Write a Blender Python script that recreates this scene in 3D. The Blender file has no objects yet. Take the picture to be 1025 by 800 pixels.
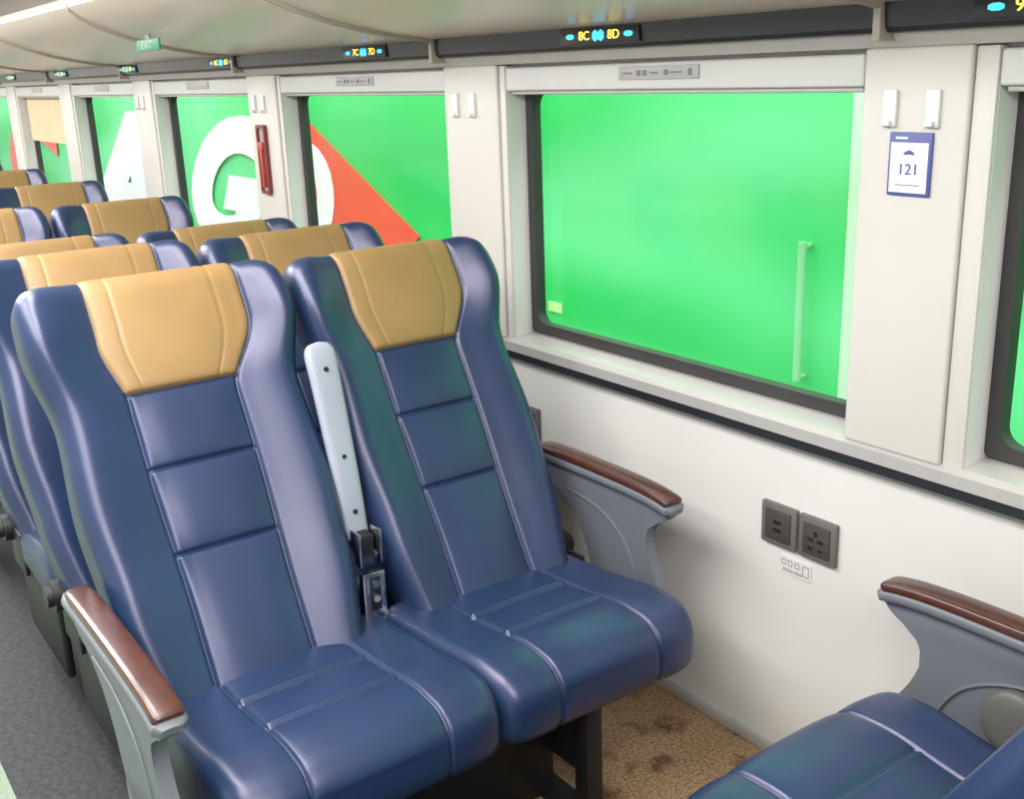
import bpy, bmesh, math
from mathutils import Vector, Matrix
scn = bpy.context.scene
scn.view_settings.view_transform = 'Standard'
col = scn.collection
pi = math.pi

# ---------------------------------------------------------------- materials
def mat(name, c, rough=.5, metal=0., bump=0., bscale=200., var=0., vscale=5., coat=0., emit=None, estr=0., c2=None, spec=.5, tint=None):
    m = bpy.data.materials.new(name); m.use_nodes = True
    nt = m.node_tree; b = nt.nodes['Principled BSDF']
    b.inputs['Base Color'].default_value = (*c, 1)
    b.inputs['Roughness'].default_value = rough
    b.inputs['Metallic'].default_value = metal
    b.inputs['Specular IOR Level'].default_value = spec
    if tint: b.inputs['Specular Tint'].default_value = (*tint, 1)
    b.inputs['Coat Weight'].default_value = coat
    b.inputs['Coat Roughness'].default_value = .2
    tc = nt.nodes.new('ShaderNodeTexCoord')
    if var > 0 or c2:
        n = nt.nodes.new('ShaderNodeTexNoise'); n.inputs['Scale'].default_value = vscale
        n.inputs['Detail'].default_value = 4
        nt.links.new(tc.outputs['Object'], n.inputs['Vector'])
        r = nt.nodes.new('ShaderNodeValToRGB')
        r.color_ramp.elements[0].position = .35; r.color_ramp.elements[1].position = .65
        d = c2 if c2 else tuple(x*(1-var) for x in c)
        r.color_ramp.elements[0].color = (*d, 1); r.color_ramp.elements[1].color = (*c, 1)
        nt.links.new(n.outputs['Fac'], r.inputs['Fac'])
        nt.links.new(r.outputs['Color'], b.inputs['Base Color'])
    if bump > 0:
        n2 = nt.nodes.new('ShaderNodeTexNoise'); n2.inputs['Scale'].default_value = bscale
        n2.inputs['Detail'].default_value = 3
        nt.links.new(tc.outputs['Object'], n2.inputs['Vector'])
        bp = nt.nodes.new('ShaderNodeBump'); bp.inputs['Strength'].default_value = bump
        bp.inputs['Distance'].default_value = .002
        nt.links.new(n2.outputs['Fac'], bp.inputs['Height'])
        nt.links.new(bp.outputs['Normal'], b.inputs['Normal'])
    if emit:
        b.inputs['Emission Color'].default_value = (*emit, 1)
        b.inputs['Emission Strength'].default_value = estr
    return m

M_BLUE = mat('navy_leather', (.0145, .033, .088), .35, bump=.12, bscale=350, var=.2, vscale=6, spec=.75, tint=(.92, .84, 1.))
M_GOLD = mat('tan_leather', (.30, .182, .072), .45, bump=.15, bscale=350, var=.12, vscale=8)
M_GREY = mat('grey_plastic', (.125, .136, .158), .42, bump=.05, var=.06)
M_LGREY = mat('pale_armrest_plastic', (.33, .355, .43), .38, bump=.05, var=.05)
M_WOOD = mat('brown_armrest_pad', (.068, .021, .013), .28, c2=(.047, .014, .009), vscale=30, coat=.3)
M_BLK = mat('black_metal', (.009, .009, .010), .5, var=.2)
M_BLKP = mat('black_plastic', (.012, .012, .013), .45, var=.2)
M_CHR = mat('chrome', (.62, .62, .64), .2, metal=1., var=.1)
M_WALL = mat('wall_laminate', (.64, .63, .61), .42, bump=.03, bscale=90, var=.04, vscale=2)
M_PIL = mat('pillar_laminate', (.57, .545, .51), .4, var=.04, vscale=2)
M_BLIND = mat('blind_cassette_grey', (.60, .60, .585), .45, var=.04)
M_SILL = mat('sill_aluminium', (.46, .45, .43), .35, metal=.25, var=.06)
M_STRIP = mat('dark_strip', (.02, .022, .024), .3, var=.2)
M_GASK = mat('rubber_gasket', (.035, .033, .034), .45, var=.2)
M_RACK = mat('rack_panel', (.83, .71, .59), .28, var=.05, vscale=2)
M_RIB = mat('rib_grey', (.42, .37, .31), .4, var=.06)
M_CEIL = mat('ceiling_panel', (.74, .69, .62), .4, var=.04)
M_WHITE = mat('white_plastic', (.70, .70, .69), .4, var=.03)
M_OUT = mat('outlet_grey', (.13, .12, .11), .45, var=.1)
M_SOCK = mat('socket_dark', (.06, .055, .05), .4, var=.1)
M_DK = mat('socket_hole_black', (.01, .01, .01), .5, var=.1)
M_RED = mat('red_plastic', (.20, .03, .03), .4, var=.1)
M_PRED = mat('pale_red', (.45, .07, .05), .4, var=.1)
M_PALE = mat('pale_panel', (.40, .36, .33), .5, var=.1)
M_TBLUE = mat('card_blue', (.07, .09, .30), .4, var=.05)
M_CARD = mat('card_white', (.68, .70, .78), .5, var=.02)
M_PLATE = mat('plate_grey', (.42, .41, .40), .4, var=.05)
M_YEL = mat('led_yellow', (.9, .75, .1), .5, emit=(1, .8, .12), estr=1.2, var=.01)
M_CYAN = mat('led_cyan', (.1, .6, .9), .5, emit=(.05, .6, 1), estr=1.1, var=.01)
M_EXIT = mat('exit_green', (.04, .18, .11), .5, emit=(.02, .3, .15), estr=.15, var=.05)
M_LAMP = mat('lamp_diffuser', (.9, .9, .9), .5, emit=(1, .97, .92), estr=1.3, var=.01)
M_ORED = mat('red_orange_livery', (.85, .085, .035), .35, var=.05)
M_OWH = mat('white_livery', (.9, .92, .92), .35, var=.03)
M_CREAM = mat('cream_blind', (.66, .50, .32), .7, var=.05)
M_TXT = mat('grey_print', (.18, .18, .2), .6, var=.05)
M_TAUPE = mat('grey_brown_plastic', (.10, .095, .085), .5, var=.15, vscale=12)

def greenmat(name, c1, c2):
    m = bpy.data.materials.new(name); m.use_nodes = True
    nt = m.node_tree; b = nt.nodes['Principled BSDF']; b.inputs['Roughness'].default_value = .4
    tc = nt.nodes.new('ShaderNodeTexCoord'); mp = nt.nodes.new('ShaderNodeMapping')
    mp.inputs['Scale'].default_value = (.45, 1, 1.9); mp.inputs['Location'].default_value = (.9, 0, .4)
    n = nt.nodes.new('ShaderNodeTexNoise'); n.inputs['Scale'].default_value = 1.0; n.inputs['Detail'].default_value = 0.0
    nt.links.new(tc.outputs['Object'], mp.inputs[0]); nt.links.new(mp.outputs[0], n.inputs['Vector'])
    r = nt.nodes.new('ShaderNodeValToRGB')
    r.color_ramp.elements[0].position = .42; r.color_ramp.elements[1].position = .72
    r.color_ramp.elements[0].color = (*c1, 1); r.color_ramp.elements[1].color = (*c2, 1)
    nt.links.new(n.outputs['Fac'], r.inputs['Fac']); nt.links.new(r.outputs['Color'], b.inputs['Base Color'])
    return m
M_GREEN = greenmat('green_bodywork', (.015, .56, .105), (.12, .71, .27))  # paler green paints soft highlights and reflections into the body colour

def glassmat():
    m = bpy.data.materials.new('window_glass'); m.use_nodes = True
    nt = m.node_tree; nt.nodes.clear()
    o = nt.nodes.new('ShaderNodeOutputMaterial'); mx = nt.nodes.new('ShaderNodeMixShader')
    t = nt.nodes.new('ShaderNodeBsdfTransparent'); g = nt.nodes.new('ShaderNodeBsdfGlossy')
    g.inputs['Roughness'].default_value = .12; mx.inputs[0].default_value = .065
    t.inputs['Color'].default_value = (.99, .99, .99, 1)
    nt.links.new(t.outputs[0], mx.inputs[1]); nt.links.new(g.outputs[0], mx.inputs[2])
    nt.links.new(mx.outputs[0], o.inputs[0])
    return m
M_GLASS = glassmat()

def floormat():
    m = bpy.data.materials.new('floor_vinyl'); m.use_nodes = True
    nt = m.node_tree; b = nt.nodes['Principled BSDF']; b.inputs['Roughness'].default_value = .65
    b.inputs['Specular IOR Level'].default_value = .3
    tc = nt.nodes.new('ShaderNodeTexCoord')
    def noise(sc, c1, c2, p0, p1):
        n = nt.nodes.new('ShaderNodeTexNoise'); n.inputs['Scale'].default_value = sc; n.inputs['Detail'].default_value = 6
        nt.links.new(tc.outputs['Object'], n.inputs['Vector'])
        r = nt.nodes.new('ShaderNodeValToRGB')
        r.color_ramp.elements[0].position = p0; r.color_ramp.elements[1].position = p1
        r.color_ramp.elements[0].color = (*c1, 1); r.color_ramp.elements[1].color = (*c2, 1)
        nt.links.new(n.outputs['Fac'], r.inputs['Fac']); return r
    tan0 = noise(130, (.20, .125, .068), (.43, .285, .165), .36, .62)
    spot = noise(9, (.42, .36, .31), (1, 1, 1), .35, .46)
    tan = nt.nodes.new('ShaderNodeMixRGB'); tan.blend_type = 'MULTIPLY'; tan.inputs[0].default_value = 1
    nt.links.new(tan0.outputs[0], tan.inputs[1]); nt.links.new(spot.outputs[0], tan.inputs[2])
    gry = noise(60, (.016, .018, .020), (.032, .034, .037), .4, .6)
    grn = noise(120, (.17, .23, .16), (.21, .27, .20), .4, .6)
    sep = nt.nodes.new('ShaderNodeSeparateXYZ'); nt.links.new(tc.outputs['Object'], sep.inputs[0])
    def gt(v):
        q = nt.nodes.new('ShaderNodeMath'); q.operation = 'GREATER_THAN'; q.inputs[1].default_value = v
        nt.links.new(sep.outputs['Y'], q.inputs[0]); return q
    m1 = nt.nodes.new('ShaderNodeMixRGB'); m2 = nt.nodes.new('ShaderNodeMixRGB')
    nt.links.new(gt(.27).outputs[0], m1.inputs[0]); nt.links.new(grn.outputs[0], m1.inputs[1]); nt.links.new(gry.outputs[0], m1.inputs[2])
    nt.links.new(gt(1.2).outputs[0], m2.inputs[0]); nt.links.new(m1.outputs[0], m2.inputs[1]); nt.links.new(tan.outputs[0], m2.inputs[2])
    nt.links.new(m2.outputs[0], b.inputs['Base Color'])
    return m
M_FLOOR = floormat()

# ---------------------------------------------------------------- helpers
def mk(name, verts, faces, m, parent=None, smooth=False, loc=None):
    me = bpy.data.meshes.new(name); me.from_pydata([tuple(v) for v in verts], [], faces)
    bm = bmesh.new(); bm.from_mesh(me); bmesh.ops.recalc_face_normals(bm, faces=bm.faces); bm.to_mesh(me); bm.free()
    me.materials.append(m)
    if smooth:
        for p in me.polygons: p.use_smooth = True
    o = bpy.data.objects.new(name, me); col.objects.link(o)
    if parent: o.parent = parent
    if loc: o.location = loc
    return o

def bm_obj(name, bm, m, parent=None, smooth=False, loc=None):
    bmesh.ops.recalc_face_normals(bm, faces=bm.faces)
    me = bpy.data.meshes.new(name); bm.to_mesh(me); bm.free()
    me.materials.append(m)
    if smooth:
        for p in me.polygons: p.use_smooth = True
        try: me.set_sharp_from_angle(angle=math.radians(35))
        except Exception: pass
    o = bpy.data.objects.new(name, me); col.objects.link(o)
    if parent: o.parent = parent
    if loc: o.location = loc
    return o

def add_box(bm, x0, x1, y0, y1, z0, z1, bev=0., seg=2):
    r = bmesh.ops.create_cube(bm, size=1.)
    vs = r['verts']
    bmesh.ops.scale(bm, vec=(abs(x1-x0), abs(y1-y0), abs(z1-z0)), verts=vs)
    bmesh.ops.translate(bm, vec=((x0+x1)/2, (y0+y1)/2, (z0+z1)/2), verts=vs)
    if bev > 0:
        es = list({e for v in vs for e in v.link_edges})
        bmesh.ops.bevel(bm, geom=es, offset=bev, segments=seg, affect='EDGES', profile=.5)

def boxes(name, lst, m, parent=None, bev=0., loc=None):
    bm = bmesh.new()
    for b in lst: add_box(bm, *b[:6], b[6] if len(b) > 6 else bev)
    return bm_obj(name, bm, m, parent, smooth=bev > 0 or any(len(b) > 6 for b in lst), loc=loc)
def each_box(name, lst, m, parent):
    return [boxes(name, [b], m, parent) for b in lst]

def add_cyl(bm, c, axis, r, h, seg=24, r2=None):
    rr = bmesh.ops.create_cone(bm, cap_ends=True, segments=seg, radius1=r, radius2=r if r2 is None else r2, depth=h)
    rot = Vector((0, 0, 1)).rotation_difference(Vector(axis)).to_matrix()
    bmesh.ops.rotate(bm, cent=(0, 0, 0), matrix=rot, verts=rr['verts'])
    bmesh.ops.translate(bm, vec=c, verts=rr['verts'])

def add_extr(bm, pts, y0, y1, bev=0.):
    a = [bm.verts.new((p[0], y0, p[1])) for p in pts]
    b = [bm.verts.new((p[0], y1, p[1])) for p in pts]
    n = len(pts)
    fs = [bm.faces.new(a), bm.faces.new(b[::-1])]
    for i in range(n):
        fs.append(bm.faces.new((a[i], a[(i+1) % n], b[(i+1) % n], b[i])))
    if bev > 0:
        es = [e for f in fs[:2] for e in f.edges]
        bmesh.ops.bevel(bm, geom=es, offset=bev, segments=2, affect='EDGES', profile=.5)

def extr_x(name, pts, x0, x1, m, parent=None, smooth=False, closed=True):
    n = len(pts)
    v = [(x0, p[0], p[1]) for p in pts]+[(x1, p[0], p[1]) for p in pts]
    f = [(i, (i+1) % n, n+(i+1) % n, n+i) for i in range(n if closed else n-1)]
    if closed: f += [tuple(range(n)), tuple(range(2*n-1, n-1, -1))]
    o = mk(name, v, f, m, parent)
    if smooth:
        for p in o.data.polygons: p.use_smooth = True
        try: o.data.set_sharp_from_angle(angle=math.radians(30))
        except Exception: pass
    return o

def add_loft(bm, path, hw, hh, n=20, ex=3.2):
    rings = []
    N = len(path)
    for i, (x, z) in enumerate(path):
        a = path[max(0, i-1)]; b = path[min(N-1, i+1)]
        t = Vector((b[0]-a[0], b[1]-a[1])).normalized(); nx, nz = -t.y, t.x
        ring = []
        for k in range(n):
            th = 2*pi*k/n; c, s = math.cos(th), math.sin(th)
            cy = math.copysign(abs(c)**(2/ex), c)*hw[i]; cn = math.copysign(abs(s)**(2/ex), s)*hh[i]
            ring.append(bm.verts.new((x+nx*cn, cy, z+nz*cn)))
        rings.append(ring)
    for i in range(N-1):
        for k in range(n):
            bm.faces.new((rings[i][k], rings[i][(k+1) % n], rings[i+1][(k+1) % n], rings[i+1][k]))
    bm.faces.new(rings[0]); bm.faces.new(rings[-1][::-1])

def spline(pts, n):
    P = [pts[0]]+list(pts)+[pts[-1]]; out = []
    for i in range(1, len(P)-2):
        for k in range(n):
            t = k/n; p0, p1, p2, p3 = P[i-1], P[i], P[i+1], P[i+2]
            out.append(tuple(.5*((2*p1[j])+(-p0[j]+p2[j])*t+(2*p0[j]-5*p1[j]+4*p2[j]-p3[j])*t*t+(-p0[j]+3*p1[j]-3*p2[j]+p3[j])*t**3) for j in range(2)))
    out.append(tuple(pts[-1])); return out

def text_obj(name, s, size, m, M, parent=None, ext=.001, xs=1., off=0., shear=0.):
    c = bpy.data.curves.new(name, 'FONT'); c.body = s; c.size = size; c.extrude = ext
    c.align_x = 'CENTER'; c.align_y = 'CENTER'; c.resolution_u = 6; c.offset = off; c.shear = shear
    t = bpy.data.objects.new(name+'_tmp', c); col.objects.link(t)
    dg = bpy.context.evaluated_depsgraph_get(); dg.update()
    me = bpy.data.meshes.new_from_object(t.evaluated_get(dg))
    bpy.data.objects.remove(t); me.name = name
    me.materials.clear(); me.materials.append(m)
    me.transform(Matrix.Diagonal((xs, 1, 1, 1)))
    me.transform(M)
    o = bpy.data.objects.new(name, me); col.objects.link(o)
    if parent: o.parent = parent
    return o

def wallM(x, y, z):
    return Matrix.Translation((x, y, z)) @ Matrix.Rotation(pi/2, 4, 'X')

def empty(name, loc, rot=0.):
    e = bpy.data.objects.new(name, None); col.objects.link(e); e.location = loc; e.rotation_euler = (0, 0, rot)
    e.empty_display_size = .1
    return e

def tag(o, label, cat, group=None):
    o['label'] = label; o['category'] = cat
    if group: o['group'] = group
def struct(o, label=None):
    o['kind'] = 'structure'
    if label: o['label'] = label

def clamp(t): return max(0., min(1., t))
def sst(a, b, x):
    t = clamp((x-a)/(b-a)); return t*t*(3-2*t)
def lerps(tab, x):
    if x <= tab[0][0]: return tab[0][1]
    for (a, va), (b, vb) in zip(tab, tab[1:]):
        if x <= b:
            t = (x-a)/(b-a); t = t*t*(3-2*t); return va+(vb-va)*t
    return tab[-1][1]

# ---------------------------------------------------------------- seat: backrest
UX = Vector((-.502, 0, .865)); NN = Vector((.865, 0, .502)); B0 = Vector((-.115, 0, .40)); L = .930; RT = .05; MID = -.035
SE = [.324, .504, .668]
def halfw(l):
    w = lerps([(0, .222), (.25, .252), (.45, .264), (.62, .256), (.80, .286), (1, .280)], l)
    q = clamp((l-(L-.08))/.08)
    return w-.050*(1-math.sqrt(max(0, 1-q*q)))
def seamw(l, y=0.):
    s = .106+.008*sst(.2, .5, l)+.050*sst(.65, .79, l)**.75
    return s+math.copysign(.021*sst(.62, .82, l), y) if y else s
def front(y, l):
    ay = abs(y); s = seamw(l, y if y else 1); w = halfw(l)
    dep = lerps([(0, .022), (.3, .034), (.5, .031), (.65, .030), (.80, .062), (.96, .034)], l)
    d = dep*sst(s-.03, s+(w-s)*.85, ay)
    ed = [-.08]+SE+[L+.02]
    if ay < s:
        for a, b in zip(ed, ed[1:]):
            if a <= l < b:
                q = (l-a)/(b-a)
                d += .011*(math.sin(pi*q)**.5 if 0 < q < 1 else 0)*(1-(ay/s)**4)
        for e in SE: d -= .007*math.exp(-((l-e)/.0042)**2)
    d -= (.008 if l < .67 else .005)*math.exp(-((ay-s)/.0045)**2)
    r = .042
    if ay > w-r:
        q = clamp((ay-(w-r))/r); d -= r*(1-math.sqrt(max(0, 1-q*q)))
    return d
def back(y, l):
    ay = abs(y); w = halfw(l); T = .120-.045*sst(.2, .9, l); r = .035; d = -T
    if ay > w-r:
        q = clamp((ay-(w-r))/r); d += r*(1-math.sqrt(max(0, 1-q*q)))
    return d
def bpt(y, l, d): return B0+UX*l+NN*d+Vector((0, y, 0))

def make_backrest(parent, loc):
    ls = [i*(L-RT)/90 for i in range(91)]
    for e in SE: ls += [e+k for k in (-.009, -.006, -.003, 0, .003, .006, .009)]
    ls = sorted(set(round(x, 4) for x in ls))
    rings = [(l, 0.) for l in ls]+[(L-RT+RT*math.sin(a), a) for a in [pi/2*k/10 for k in range(1, 11)]]
    us = sorted(set([round(i/30, 4) for i in range(31)]+[.46, .475, .49, .5, .51, .525, .54, .985, .995]))
    cols_ = [-u for u in us[::-1] if u > 0]+us
    def yy(u, l):
        s, w = seamw(l, u if u else 1), halfw(l); a = abs(u)
        y = s*a/.5 if a <= .5 else s+(w-s)*(a-.5)/.5
        return math.copysign(y, u)
    bus = [1-2*k/16 for k in range(17)]
    V = []; F = []
    n = len(cols_)+len(bus)
    for l, a in rings:
        ca = max(math.cos(a), .02) if a > 0 else 1
        for u in cols_:
            y = yy(u, l); d = front(y, l); d = MID+(d-MID)*ca
            V.append(bpt(y*(1-.03*(1-ca)), l, d))
        w = halfw(l)
        for u in bus:
            y = u*w; d = back(y, l); d = MID+(d-MID)*ca
            V.append(bpt(y*(1-.03*(1-ca)), l, d))
    R = len(rings)
    for i in range(R-1):
        for j in range(n):
            F.append((i*n+j, i*n+(j+1) % n, (i+1)*n+(j+1) % n, (i+1)*n+j))
    F.append(tuple(range(n))); F.append(tuple(range((R-1)*n, R*n)))
    o = mk('backrest', V, F, M_BLUE, parent, True, loc)
    o['label'] = 'navy leather winged backrest with stitched panels'
    rings = [(l, a, 0) for l, a in rings if l >= SE[2]-.001]
    rb = [(l, pi-a if a > 0 else pi, 1) for l, a, _ in rings[::-1] if l > L-.16]
    rings = rings+rb[1:]
    vs_ = [-1, -.985, -.96, -.9, -.8, -.72, -.69, -.67, -.65, -.63, -.60, -.5, -.4, -.25, -.1, 0]
    vs_ = vs_+[-v for v in vs_[:-1][::-1]]
    V = []; F = []; n = len(vs_); R = len(rings)
    l0 = rings[0][0]
    for i, (l, a, side) in enumerate(rings):
        ca = abs(math.cos(a))
        nrm = NN*math.cos(a)+UX*math.sin(a)
        for v in vs_:
            s = seamw(l, v if v else 1)-.001
            y = v*s; d = (back if side else front)(y, l); d = MID+(d-MID)*max(ca, .02)
            edge = min((1-abs(v))*s, (l-l0) if not side else (l-(L-.16))+.001)
            o_ = -.001+.006*math.sqrt(clamp(edge/.012))
            o_ -= .0018*math.exp(-((abs(v)-.67)/.022)**2)
            V.append(bpt(y, l, d)+nrm*o_)
    for i in range(R-1):
        for j in range(n-1):
            F.append((i*n+j, i*n+j+1, (i+1)*n+j+1, (i+1)*n+j))
    h = mk('headrest_cover', V, F, M_GOLD, o, True)
    h['label'] = 'tan leather headrest cover'
    return o

# ---------------------------------------------------------------- seat: cushion
def make_cushion(parent, loc):
    W = .272
    raw = []
    for i in range(80):
        x = -.21+.42*i/79; raw.append((x, .452+.020*sst(-.2, .16, x)))
    cx, cz, r = .215, .410, .062
    for i in range(1, 16):
        a = pi/2-(pi/2)*i/15; raw.append((cx+r*math.cos(a), cz+r*math.sin(a)))
    raw += [(.277, .385), (.275, .37), (.270, .357), (.262, .345), (.25, .336), (.235, .331)]
    for i in range(1, 9): raw.append((.235-.44*i/8, .331))
    raw += [(-.215, .35), (-.22, .38), (-.22, .42), (-.217, .44)]
    N = len(raw)
    nr = []
    for i in range(N):
        a = raw[i-1]; b = raw[(i+1) % N]
        t = Vector((b[0]-a[0], b[1]-a[1])).normalized(); nr.append((-t.y, t.x))
    ys = [W*(i/40) for i in range(41)]+[.138+k for k in (-.009, -.006, -.003, 0, .003, .006, .009)]+[W-.002, W-.005]
    ys = sorted(set(round(y, 4) for y in ys)); ys = [-y for y in ys[::-1] if y > 0]+ys
    V = []; F = []
    cs = [-.035, .095]
    for y in ys:
        ay = abs(y)
        q = clamp((ay-(W-.035))/.035); inset = .035*(1-math.sqrt(max(0, 1-q*q)))
        for i in range(N):
            x, z = raw[i]; nx, nz = nr[i]
            sm = .138
            o = 0.
            top = 1. if (nz > .15 or (nx > .5 and z > .34)) else 0.
            if top:
                o += .003*sst(sm-.01, sm+.05, ay)
                o -= .007*math.exp(-((ay-sm)/.0045)**2)
                if ay < sm and nz > .3:
                    ed = [-.22]+cs+[.30]
                    for a, b in zip(ed, ed[1:]):
                        if a <= x < b:
                            qq = (x-a)/(b-a); o += .007*math.sqrt(max(0, math.sin(pi*qq)))*(1-(ay/sm)**4)
                    for c in cs:
                        o -= .007*math.exp(-((x-c)/.0045)**2); o += .0045*math.exp(-((x-c+.011)/.0055)**2)
                o += .012*math.exp(-((x-.16)/.09)**2)
            o -= inset
            px = x+nx*o-.022*(ay/W)**6*sst(0, .28, x); pz = z+nz*o
            V.append((px, y, pz))
    R = len(ys)
    for i in range(R-1):
        for j in range(N):
            F.append((i*N+j, i*N+(j+1) % N, (i+1)*N+(j+1) % N, (i+1)*N+j))
    F.append(tuple(range(N))); F.append(tuple(range((R-1)*N, R*N)))
    o = mk('seat_cushion', V, F, M_BLUE, parent, True, loc)
    o['label'] = 'navy leather seat cushion with stitched seams'
    return o

# ---------------------------------------------------------------- seat: armrests
def make_arm(parent, loc):
    poly = spline([(-.262, -.032), (-.1, -.030), (.1, -.030), (.235, -.036), (.252, -.046), (.225, -.068), (.182, -.092), (.170, -.13), (.190, -.19), (.224, -.25), (.24, -.31),
                   (.14, -.325), (.0, -.32), (-.03, -.27), (-.055, -.20), (-.095, -.14), (-.165, -.095), (-.25, -.068), (-.272, -.045)], 3)
    bm = bmesh.new(); add_extr(bm, poly, -.014, .014, .004)
    path = spline([(-.27, -.022), (-.1, -.018), (.1, -.018), (.2, -.023), (.262, -.034)], 4)
    N = len(path)
    hw = [.031]*N; hh = [.013]*N; hw[0] = .02; hh[0] = .007; hw[-1] = .018; hh[-1] = .007
    add_loft(bm, path, hw, hh)
    rib = spline([(-.12, -.085), (0, -.10), (.08, -.14), (.125, -.2), (.15, -.28)], 5)
    for s in (-1, 1):
        b2 = bmesh.new(); add_loft(b2, rib, [.004]*len(rib), [.0035]*len(rib), 8, 2)
        for v in b2.verts: v.co.y += s*.015
        me = bpy.data.meshes.new('t'); b2.to_mesh(me); b2.free(); bm.from_mesh(me); bpy.data.meshes.remove(me)
    add_box(bm, -.04, .12, -.012, .012, -.42, -.30, .004)
    a = bm_obj('armrest', bm, M_GREY, parent, True, loc); a['label'] = 'grey curved armrest bracket'
    bm = bmesh.new()
    path = spline([(-.25, -.006), (-.12, -.001), (.08, -.001), (.18, -.005), (.235, -.013), (.252, -.020)], 5)
    N = len(path); hw = []; hh = []
    for i in range(N):
        e = min(i, N-1-i)/3.; k = math.sqrt(clamp(1-(1-clamp(e))**2)) if e < 1 else 1
        hw.append(.027*(.6+.4*k)); hh.append(.012*(.35+.65*k))
    add_loft(bm, path, hw, hh, 24, 4)
    p = bm_obj('armrest_pad', bm, M_WOOD, a, True); p['label'] = 'glossy dark brown armrest pad'
    return a

def make_mid(parent):
    bm = bmesh.new()
    path = spline([(-.390, 1.032), (-.368, .98), (-.330, .85), (-.294, .72), (-.268, .60)], 8)
    N = len(path); hw = []; hh = []
    for i in range(N):
        t = i/(N-1); k = math.sqrt(clamp(1-(1-clamp(i/7.))**2)); k2 = math.sqrt(clamp(1-(1-clamp((N-1-i)/2.))**2))
        hw.append((.038-.011*t)*(.15+.85*k)*(.6+.4*k2)); hh.append((.014)*(.4+.6*k)*(.6+.4*k2))
    add_loft(bm, path, hw, hh, 28, 3.6)
    a = bm_obj('folding_armrest', bm, M_LGREY, parent, True, (0, -.017, .008)); a['label'] = 'pale grey folded-up middle armrest'
    for (x, z) in ((-.366, .975), (-.314, .785), (-.281, .665)):
        bm = bmesh.new(); add_cyl(bm, (x+.0135, 0, z+.004), (.96, 0, .26), .0055, .006, 14)
        bm_obj('screw_hole', bm, M_DK, a, True)
    boxes('hinge_block', [(-.30, -.225, -.020, .020, .575, .625, .006)], M_BLKP, a)
    for s in (-1, 1):
        boxes('hinge_cheek', [(-.245, -.205, s*.025-.003, s*.025+.003, .56, .64, .002)], M_CHR, a)
    h = boxes('hinge_plate', [(-.222, -.200, -.028, .028, .38, .545, .004)], M_CHR, a); h['label'] = 'chrome hinge plate with bolts'
    boxes('hinge_slot', [(-.2005, -.1975, -.013, .013, .455, .535, .001)], M_BLKP, h)
    for z in (.520, .485, .435, .40):
        bm = bmesh.new(); add_cyl(bm, (-.197, 0, z), (1, 0, 0), .009, .010, 16); bm_obj('bolt', bm, M_CHR if z > .45 else M_BLK, h, True)

def make_base(parent):
    bm = bmesh.new()
    add_box(bm, -.12, -.06, -.48, .48, .25, .30, .005)
    add_box(bm, .06, .12, -.48, .48, .25, .30, .005)
    add_box(bm, -.20, .20, -.50, .50, .30, .325, .004)
    add_box(bm, .05, .07, -.29, .26, .02, .30, .004)  # added dark panel between the legs, deepens the shade under the seat
    for y in (-.30, .27):
        add_box(bm, .16, .205, y-.022, y+.022, 0.012, .30, .005)
        add_box(bm, -.17, -.12, y-.03, y+.03, 0.012, .30, .005)
        add_box(bm, -.15, .19, y-.012, y+.012, .12, .25, .004)
        add_box(bm, -.22, .24, y-.035, y+.035, 0.0, .014, .004)
    add_box(bm, -.28, .12, -.527, -.503, .10, .385, .01)
    o = bm_obj('seat_base', bm, M_BLK, parent, True); o['label'] = 'black metal seat pedestal frame'
    for s in (-1, 1):
        bm = bmesh.new()
        add_cyl(bm, (-.265, s*.548, .43), (0, 1, 0), .040, .03, 32)
        add_cyl(bm, (-.265, s*.568, .43), (0, 1, 0), .026, .02, 24)
        add_box(bm, -.29, -.15, s*.535-.006, s*.535+.006, .31, .44, .004)
        bm_obj('recliner_hinge', bm, M_BLKP, parent, True)
    for y in (-.34, .27):
        bm = bmesh.new()
        add_cyl(bm, (.20, y+.16, .315), (0, 1, 0), .006, .10, 10)
        add_box(bm, .195, .222, y+.12, y+.20, .308, .322, .003)
        bm_obj('recline_lever', bm, M_BLKP, parent, True)

seat = empty('train_chair', (-1.75, 1.005, 0))
b1 = make_backrest(seat, (0, -.306, 0))
def copy_tree(o, parent=None, skip=()):
    if o.name.split('.')[0] in skip: return None
    c = o.copy(); col.objects.link(c)
    if parent: c.parent = parent
    for ch in list(o.children): copy_tree(ch, c, skip)
    return c
b2 = copy_tree(b1, seat); b2.location = (0, .270, 0); b2.scale.y = .955
b1.scale = (1, 1.01, 1.010)
c1 = make_cushion(seat, (0, -.268, 0)); c2 = copy_tree(c1, seat); c2.location = (0, .262, 0); c2.scale.y = .955
arm1 = make_arm(seat, (-.050, -.607, .664)); arm1.scale.x = 1.08
arm2 = copy_tree(arm1, seat); arm2.location = (-.150, .598, .661); arm2.scale.x = 1.0
make_mid(seat); make_base(seat)
tag(seat, 'navy leather double train seat with tan headrests', 'train seat', 'double train seats')
small = ('screw_hole', 'bolt', 'recline_lever', 'hinge_cheek', 'hinge_block', 'hinge_plate')
for dx, zs in ((.565, .99), (1.13, .96), (2.2, .96), (3.4, .955), (4.6, .955), (5.8, .955)):
    s = copy_tree(seat, None, small); s.location.x = -1.75-dx; s.scale.z = zs
    s['label'] = 'navy leather double seat with tan headrests in a row behind'
    for ch in list(s.children):
        if ch.name.startswith('seat_cushion'): ch.scale.x = .82; ch.location.x = -.02
        if ch.name.startswith('armrest') and ch.location.y < 0:
            for g_ in list(ch.children): bpy.data.objects.remove(g_)
            bpy.data.objects.remove(ch)
fs = copy_tree(seat); fs.rotation_euler = (0, 0, pi); fs.location = (-.785, 1.005, 0)
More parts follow.
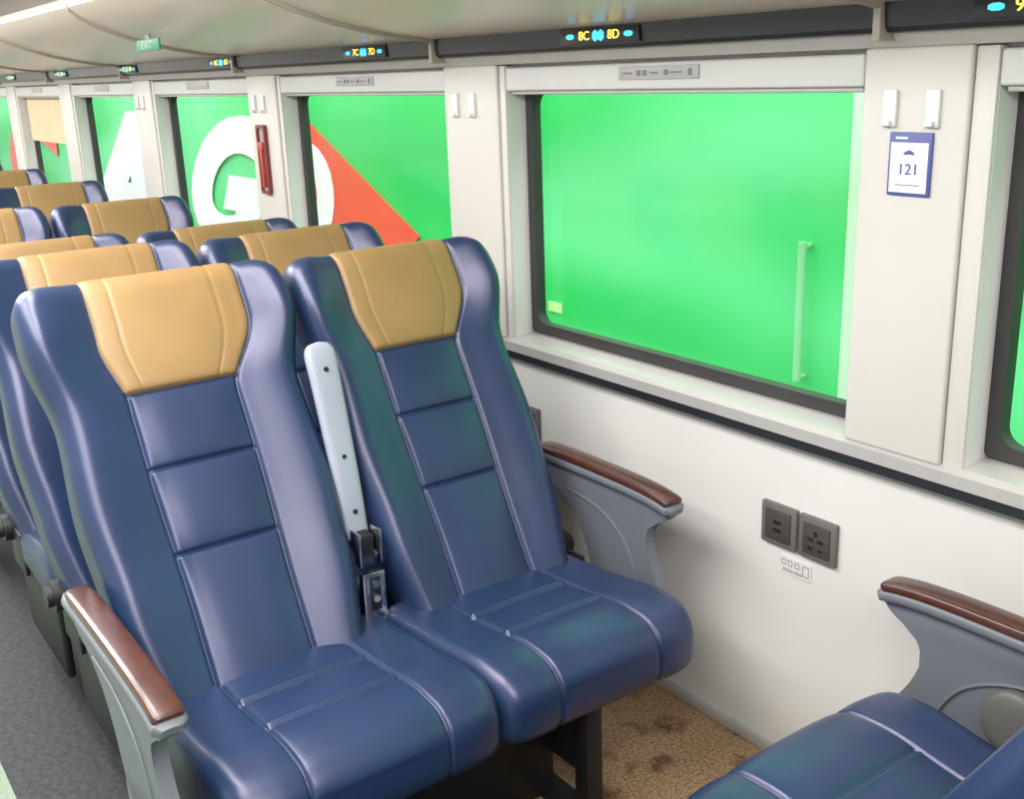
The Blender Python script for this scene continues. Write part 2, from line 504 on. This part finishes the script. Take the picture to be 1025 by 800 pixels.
fs['label'] = 'navy leather double seat turned to face the other seat'
for ch in fs.children:
    if ch.name.startswith('armrest'): ch.location.x = .03; ch.location.z = .675
    if ch.name.startswith('seat_cushion'): ch.location.z = .024; ch.scale.y = 1.0; ch.location.y *= 1.02
    if ch.name.startswith('backrest') and ch.location.y < 0: ch.location.x = .10
bm = bmesh.new()
bmesh.ops.create_uvsphere(bm, u_segments=32, v_segments=20, radius=1)
for v in bm.verts:
    x, y, z = v.co
    v.co = Vector((x*.062, math.copysign(abs(y)**.6, y)*.02, z*.062))
hc = bm_obj('hinge_cover', bm, M_TAUPE, fs, True, (.005, -.552, .530)); hc['label'] = 'grey-brown rounded hinge cover'

# ---------------------------------------------------------------- shell
X0, X1 = -11., 2.2
kw = range(-2, 6)
ops = [(-(2.46+1.45*k)-(.035 if k == -1 else 0), -(2.46+1.45*k)+1.15) for k in kw]
def wall_boxes(sgn):
    f = (lambda y0, y1: (min(sgn(y0), sgn(y1)), max(sgn(y0), sgn(y1))))
    L_ = []
    a, b = f(1.78, 1.85); L_.append((X0, X1, a, b, 0, .835))
    a, b = f(1.78, 1.85); L_.append((X0, X1, a, b, 1.56, 2.2))
    a, b = f(1.76, 1.85)
    xs = sorted(ops)
    prev = X0
    for (p, q) in xs:
        if p > prev: L_.append((prev, p, a, b, .835, 1.61))
        prev = q
    if prev < X1: L_.append((prev, X1, a, b, .835, 1.61))
    return L_
w = boxes('wall_right', wall_boxes(lambda y: y), M_WALL); struct(w, 'off-white laminate wall with window openings')
w = boxes('wall_left', wall_boxes(lambda y: .2-y), M_WALL); struct(w)
f_ = boxes('floor', [(X0, X1, -1.75, 1.95, -.08, 0)], M_FLOOR); struct(f_, 'speckled vinyl floor')
c_ = boxes('ceiling', [(X0, X1, -1.75, 1.95, 2.2, 2.28)], M_CEIL); struct(c_)
e1 = boxes('wall_back', [(X0-.08, X0, -1.75, 1.95, 0, 2.2)], M_WALL); struct(e1)
e2 = boxes('wall_front', [(X1, X1+.08, -1.75, 1.95, 0, 2.2)], M_WALL); struct(e2)
t = extr_x('trim_1', [(1.845, .874), (1.755, .862), (1.742, .852), (1.742, .826), (1.78, .826), (1.845, .83)], X0, X1, M_SILL); struct(t, 'silver window sill')
t = extr_x('trim_2', [(1.748, .826), (1.748, .803), (1.754, .798), (1.785, .798), (1.785, .826)], X0, X1, M_STRIP); struct(t, 'black rubber strip below the sill')
t = boxes('baseboard_right', [(X0, X1, 1.768, 1.782, 0, .03, .003)], M_SILL); struct(t)
tn = 3
xs = sorted(ops)
for i in range(len(xs)-1):
    p0 = xs[i][1]; p1 = xs[i+1][0]
    bm = bmesh.new()
    a, b = p0+.004, p1-(.045 if p0 > -2 else .030)
    add_box(bm, a, b, 1.744, 1.765, .858, 1.615, .006, 3)
    o = bm_obj('trim_%d' % tn, bm, M_PIL, None, True); tn += 1; struct(o, 'grey pillar panel between windows')
    o = boxes('trim_%d' % tn, [(b+.002, p1-.001, 1.752, 1.765, .858, 1.612, .004)], M_PIL); tn += 1; struct(o)
    if p0 < -7: continue
    for xh in (p0+.068, p0+.155):
        bm = bmesh.new()
        add_box(bm, xh-.014, xh+.014, 1.736, 1.745, 1.476, 1.542, .003)
        add_box(bm, xh-.008, xh+.008, 1.726, 1.738, 1.478, 1.488, .003)
        h = bm_obj('coat_hook', bm, M_WHITE, None, True); tag(h, 'small white plastic coat hook on pillar', 'coat hook', 'coat hooks')

def rrect(x0, x1, z0, z1, r, n=6):
    out = []
    for cx, cz, a0 in ((x1-r, z1-r, 0), (x0+r, z1-r, 90), (x0+r, z0+r, 180), (x1-r, z0+r, 270)):
        for k in range(n+1):
            a = math.radians(a0+90*k/n); out.append((cx+r*math.cos(a), cz+r*math.sin(a)))
    return out
def ring(name, x0, x1, z0, z1, wd, y0, y1, m, parent=None):
    o = rrect(x0, x1, z0, z1, .012); i = rrect(x0+wd, x1-wd, z0+wd, z1-wd, .035 if wd > .02 else .01)
    n = len(o); V = [(p[0], y0, p[1]) for p in o]+[(p[0], y0, p[1]) for p in i]+[(p[0], y1, p[1]) for p in o]+[(p[0], y1, p[1]) for p in i]
    F = []
    for k in range(n):
        q = (k+1) % n
        F += [(k, q, n+q, n+k), (2*n+k, 2*n+q, 3*n+q, 3*n+k), (k, q, 2*n+q, 2*n+k), (n+k, n+q, 3*n+q, 3*n+k)]
    return mk(name, V, F, m, parent)
for i, k in enumerate(kw):
    a, b = ops[i]
    wn = ring('window_%d' % (i+1), a+.001, b-.001, .874, 1.566, .028, 1.818, 1.848, M_GASK); struct(wn, 'window with black rubber frame')
    g = mk('glass_pane', [(a+.01, 1.846, .88), (b-.01, 1.846, .88), (b-.01, 1.846, 1.555), (a+.01, 1.846, 1.555)], [(0, 1, 2, 3)], M_GLASS, wn)
    bm = bmesh.new(); add_box(bm, a+.002, b-.002, 1.752, 1.775, 1.546, 1.606, .006, 3)
    bl = bm_obj('roller_blind', bm, M_BLIND, None, True); tag(bl, 'pale grey roller blind cassette over window', 'window blind', 'roller blinds')
    xc = (a+b)/2+.02
    boxes('pull_bar', [(a+.01, b-.01, 1.765, 1.778, 1.536, 1.547, .003)], M_SILL, bl)
    bm = bmesh.new(); add_box(bm, xc-.13, xc+.13, 1.748, 1.753, 1.568, 1.598, .002)
    lp = bm_obj('label_plate', bm, M_PLATE, bl, True)
    if k <= 1:
        for (x_, w_, h_) in ((-.10, .03, .004), (-.06, .012, .012), (-.04, .012, .012), (-.01, .025, .004), (.03, .012, .012), (.06, .04, .003), (.105, .01, .014)):
            boxes('printed_mark', [(xc+x_-w_/2, xc+x_+w_/2, 1.7467, 1.7485, 1.583-h_/2, 1.583+h_/2)], M_TXT, lp)
    if k == 4: boxes('blind_fabric', [(a+.02, b-.02, 1.805, 1.808, 1.25, 1.56)], M_CREAM, bl)

# ---------------------------------------------------------------- luggage rack / display strip
prof = [(1.70, 1.690), (1.66, 1.697), (1.58, 1.705), (1.48, 1.722), (1.38, 1.745), (1.28, 1.775), (1.20, 1.806), (1.14, 1.838), (1.105, 1.868), (1.10, 1.885), (1.108, 1.897), (1.13, 1.90), (1.40, 1.86), (1.774, 1.85), (1.774, 1.690)]
rk = extr_x('luggage_rack', prof, X0+.02, X1-.02, M_RACK, None, True); tag(rk, 'glossy beige overhead luggage rack along the wall', 'luggage rack')
for xj in (-8.6, -7.13, -5.66, -4.2, -2.73, -1.245, .22, 1.7):
    P = [(p[0], p[1]-.012 if i < 9 else p[1]) for i, p in enumerate(prof[:10])]
    Q = [(p[0], p[1]+.004) for p in prof[:10]]
    bm = bmesh.new()
    va = [bm.verts.new((xj-.006, y, z)) for y, z in P]+[bm.verts.new((xj-.006, y, z)) for y, z in Q[::-1]]
    vb = [bm.verts.new((xj+.006, v.co.y, v.co.z)) for v in va]
    m_ = len(va); bm.faces.new(va); bm.faces.new(vb[::-1])
    for i in range(m_): bm.faces.new((va[i], va[(i+1) % m_], vb[(i+1) % m_], vb[i]))
    add_box(bm, xj-.008, xj+.008, 1.688, 1.774, 1.625, 1.692, .002)
    bm_obj('joint_rib', bm, M_RIB, rk)
t = extr_x('trim_%d' % tn, [(1.698, 1.690), (1.702, 1.648), (1.71, 1.640), (1.776, 1.632), (1.776, 1.690)], X0+.01, X1-.01, M_STRIP); struct(t, 'black display fascia under the rack'); tn += 1
t = extr_x('trim_%d' % tn, [(1.725, 1.640), (1.745, 1.615), (1.776, 1.612), (1.776, 1.64)], X0+.01, X1-.01, M_PIL); struct(t); tn += 1
nums = ['9', '8', '7', '6', '5', '4', '3']
for xc, nb in zip((-.925, -2.005, -3.135, -4.32, -5.54, -6.8, -8.1), nums):
    bm = bmesh.new(); add_box(bm, xc-.14, xc+.14, 1.694, 1.70, 1.651, 1.687, .002)
    d = bm_obj('seat_number_display', bm, M_STRIP, None, True); tag(d, 'small LED seat number display on black strip', 'display', 'seat number displays')
    text_obj('seat_number_text', nb+'C', .028, M_YEL, wallM(xc-.048, 1.693, 1.669), d, .0008, 1.2, off=.0001)
    text_obj('seat_number_text', nb+'D', .028, M_YEL, wallM(xc+.056, 1.693, 1.669), d, .0008, 1.2, off=.0001)
    def icon(pts):
        b_ = bmesh.new(); add_extr(b_, [(xc+p, 1.669+q) for p, q in pts], 1.6925, 1.694); bm_obj('seat_icon', b_, M_CYAN, d)
    icon([(-.018, -.007), (-.008, -.013), (.002, -.007), (.012, -.013), (.022, -.007), (.022, .007), (.012, .013), (.002, .007), (-.008, .013), (-.018, .007)])
    for s in (-.100, .106):
        icon([(s-.014, -.003), (s-.006, -.006), (s+.006, -.006), (s+.014, -.003), (s+.014, .003), (s+.006, .006), (s-.006, .006), (s-.014, .003)])
es = boxes('exit_sign', [(-4.085, -3.845, 1.295, 1.303, 1.708, 1.748, .003)], M_EXIT); tag(es, 'small green exit sign under luggage rack', 'exit sign')
text_obj('sign_text', 'EXIT', .034, mat('sign_white', (.40, .55, .46), .5, var=.03), wallM(-3.965, 1.294, 1.728), es, .0008, 1.6)
boxes('sign_bracket', [(-3.99, -3.94, 1.297, 1.301, 1.748, 1.764)], M_GREY, es)

card = boxes('seat_card', [(-1.238, -1.150, 1.738, 1.7445, 1.355, 1.468, .002)], M_TBLUE); tag(card, 'blue and white card reading 121 on pillar', 'sign')
fcx = -1.194
pn = boxes('card_face', [(-1.2325, -1.1555, 1.7365, 1.7385, 1.361, 1.450)], M_CARD, card)
text_obj('card_number', '121', .027, M_TBLUE, wallM(fcx, 1.736, 1.402), card, .0004, 1.1, off=.0001)
bm = bmesh.new()
pts = [(fcx-.012, 1.428), (fcx-.008, 1.434), (fcx, 1.437), (fcx+.008, 1.434), (fcx+.012, 1.428), (fcx+.006, 1.429), (fcx-.006, 1.429)]
add_extr(bm, pts, 1.7355, 1.7366); bm_obj('card_icon', bm, M_TBLUE, card)
boxes('printed_line', [(fcx-.025, fcx+.025, 1.7355, 1.7366, 1.374, 1.3755)], M_TXT, card)
boxes('header_mark', [(fcx-.03, fcx-.005, 1.7370, 1.7382, 1.456, 1.460)], M_CARD, card)

def outlet(x, z, lab, usb=False):
    o = boxes('power_outlet', [(x-.05, x+.05, 1.768, 1.782, z-.05, z+.05, .004)], M_OUT); tag(o, lab, 'power outlet', 'wall outlets')
    f = boxes('socket_face', [(x-.036, x+.036, 1.764, 1.769, z-.036, z+.036, .003)], M_SOCK, o)
    if usb: hs = [(x-.010, x+.010, 1.762, 1.765, z+.006, z+.013), (x-.010, x+.010, 1.762, 1.765, z-.013, z-.006)]
    else: hs = [(x-.02, x-.006, 1.762, 1.765, z-.002, z+.004), (x+.006, x+.02, 1.762, 1.765, z-.002, z+.004), (x-.003, x+.003, 1.762, 1.765, z+.010, z+.022), (x-.018, x-.008, 1.762, 1.765, z-.022, z-.017), (x+.008, x+.018, 1.762, 1.765, z-.022, z-.017)]
    each_box('socket_hole', hs, M_DK, f)
outlet(-1.485, .598, 'dark grey square outlet plate with two small ports', True)
outlet(-1.378, .598, 'dark grey square universal power socket on wall')
outlet(-2.43, .61, 'dark grey power outlet partly hidden by seat')
st = boxes('outlet_sticker', [(-1.485, -1.395, 1.7775, 1.7805, .485, .527)], M_WALL); tag(st, 'small white instruction sticker under outlets', 'sticker')
for (x_, z_, w_, h_) in ((-1.472, .513, .014, .014), (-1.454, .513, .012, .016), (-1.434, .513, .014, .014), (-1.410, .507, .018, .026), (-1.46, .495, .03, .006), (-1.43, .495, .02, .006)):
    o1 = rrect(x_-w_/2, x_+w_/2, z_-h_/2, z_+h_/2, .002, 2); i1 = rrect(x_-w_/2+.002, x_+w_/2-.002, z_-h_/2+.002, z_+h_/2-.002, .001, 2)
    n = len(o1); V = [(p[0], 1.777, p[1]) for p in o1]+[(p[0], 1.777, p[1]) for p in i1]
    mk('sticker_icon', V, [(q, (q+1) % n, n+(q+1) % n, n+q) for q in range(n)], M_TXT, st)

eb = ring('emergency_hammer_box', -4.125, -4.045, 1.165, 1.43, .012, 1.728, 1.745, M_RED); tag(eb, 'dark red framed emergency hammer box on pillar', 'emergency box')
boxes('box_panel', [(-4.118, -4.052, 1.738, 1.7435, 1.17, 1.425)], M_PALE, eb)
bm = bmesh.new(); add_box(bm, -4.094, -4.076, 1.722, 1.738, 1.19, 1.34, .004); add_box(bm, -4.108, -4.062, 1.722, 1.738, 1.335, 1.365, .004)
bm_obj('hammer', bm, M_PRED, eb, True)

# ---------------------------------------------------------------- exterior train
YE = 3.4
bm = bmesh.new()
add_box(bm, -22, 4, YE, YE+.4, -.6, 3.1, .05)
ext = bm_obj('train_carriage', bm, M_GREEN, None, False); tag(ext, 'bright green neighbouring train carriage with white lettering', 'train carriage')
bm = bmesh.new(); add_extr(bm, [(-7.75, 1.58), (-5.72, .64), (-6.1, .42), (-7.0, .2), (-7.75, .2)], YE-.012, YE-.002); bm_obj('livery_triangle', bm, M_ORED, ext)
text_obj('livery_letter', 'O', 1.05, M_OWH, wallM(-7.47, YE-.016, .72), ext, .002, 1.25, off=.05, shear=.2)
text_obj('livery_letter', 'G', 1.35, M_OWH, wallM(-9.1, YE-.016, .72), ext, .004, 1.55, off=.085, shear=.45)
text_obj('livery_letter', 'A', 1.8, M_OWH, wallM(-11.9, YE-.016, .55), ext, .004, 2.0, off=.10, shear=.35)
text_obj('livery_letter', 'C', 1.6, M_ORED, wallM(-15.6, YE-.016, .55), ext, .004, 2.4, off=.08)
bm = bmesh.new()
add_cyl(bm, (-2.75, YE-.05, .64), (0, 0, 1), .016, .56, 14)
add_box(bm, -2.762, -2.738, YE-.05, YE, .895, .912, .005); add_box(bm, -2.762, -2.738, YE-.05, YE, .365, .38, .005)
bm_obj('door_handrail', bm, mat('rail_pale', (.28, .68, .36), .35, var=.05), ext, True)
boxes('door_seam', [(-2.58, -2.40, YE-.006, YE+.01, -.3, 2.2)], mat('seam_pale', (.54, .80, .57), .4, var=.05), ext)
boxes('small_plate', [(-4.44, -4.33, YE-.008, YE, .38, .43)], mat('plate_yellow', (.5, .78, .3), .5, var=.05), ext)
g = boxes('ground', [(-24, 6, 1.95, 12, -1.0, -.9)], mat('track_ballast', (.3, .3, .3), .9, c2=(.2, .2, .2), vscale=30)); struct(g)

# ---------------------------------------------------------------- lights
for i, x in enumerate((.6, -2.0, -4.6, -7.2, -9.6)):
    for y in (-.35, .30):
        lm = boxes('ceiling_lamp', [(x-1.0, x+1.0, y-.07, y+.07, 2.175, 2.2, .006)], M_LAMP); tag(lm, 'long white ceiling light strip', 'ceiling light', 'ceiling lights')
        ld = bpy.data.lights.new('lamp', 'AREA'); ld.shape = 'RECTANGLE'; ld.size = 2.2; ld.size_y = .45; ld.energy = 48; ld.color = (1, .98, .965)
        lo = bpy.data.objects.new('lamp_light', ld); col.objects.link(lo); lo.location = (x, y, 2.165)
ld = bpy.data.lights.new('daylight_fill', 'AREA'); ld.shape = 'RECTANGLE'; ld.size = 22; ld.size_y = .8; ld.energy = 430  # added area light standing in for daylight on the green carriage
lo = bpy.data.objects.new('daylight_fill_light', ld); col.objects.link(lo); lo.location = (-8, 2.35, 3.0); lo.rotation_euler = (math.radians(38), 0, 0)
wd = bpy.data.worlds.new('w'); scn.world = wd; wd.use_nodes = True
wd.node_tree.nodes['Background'].inputs[0].default_value = (.95, .97, 1, 1); wd.node_tree.nodes['Background'].inputs[1].default_value = .9

# ---------------------------------------------------------------- camera
cd = bpy.data.cameras.new('camera'); cam = bpy.data.objects.new('camera', cd); col.objects.link(cam)
R = Vector((.5852, .8101, -.0354)); U = Vector((-.2170, .1985, .9557)); K = Vector((.7813, -.5516, .2920))
K.normalize(); R = (R-K*R.dot(K)).normalized(); U = K.cross(R)
Mx = Matrix((R, U, K)).transposed().to_4x4(); Mx.translation = Vector((0, 0, 1.6))
cam.matrix_world = Mx
cd.sensor_width = 36; cd.sensor_fit = 'HORIZONTAL'; cd.lens = 36*1080/1025; cd.clip_start = .02
scn.camera = cam
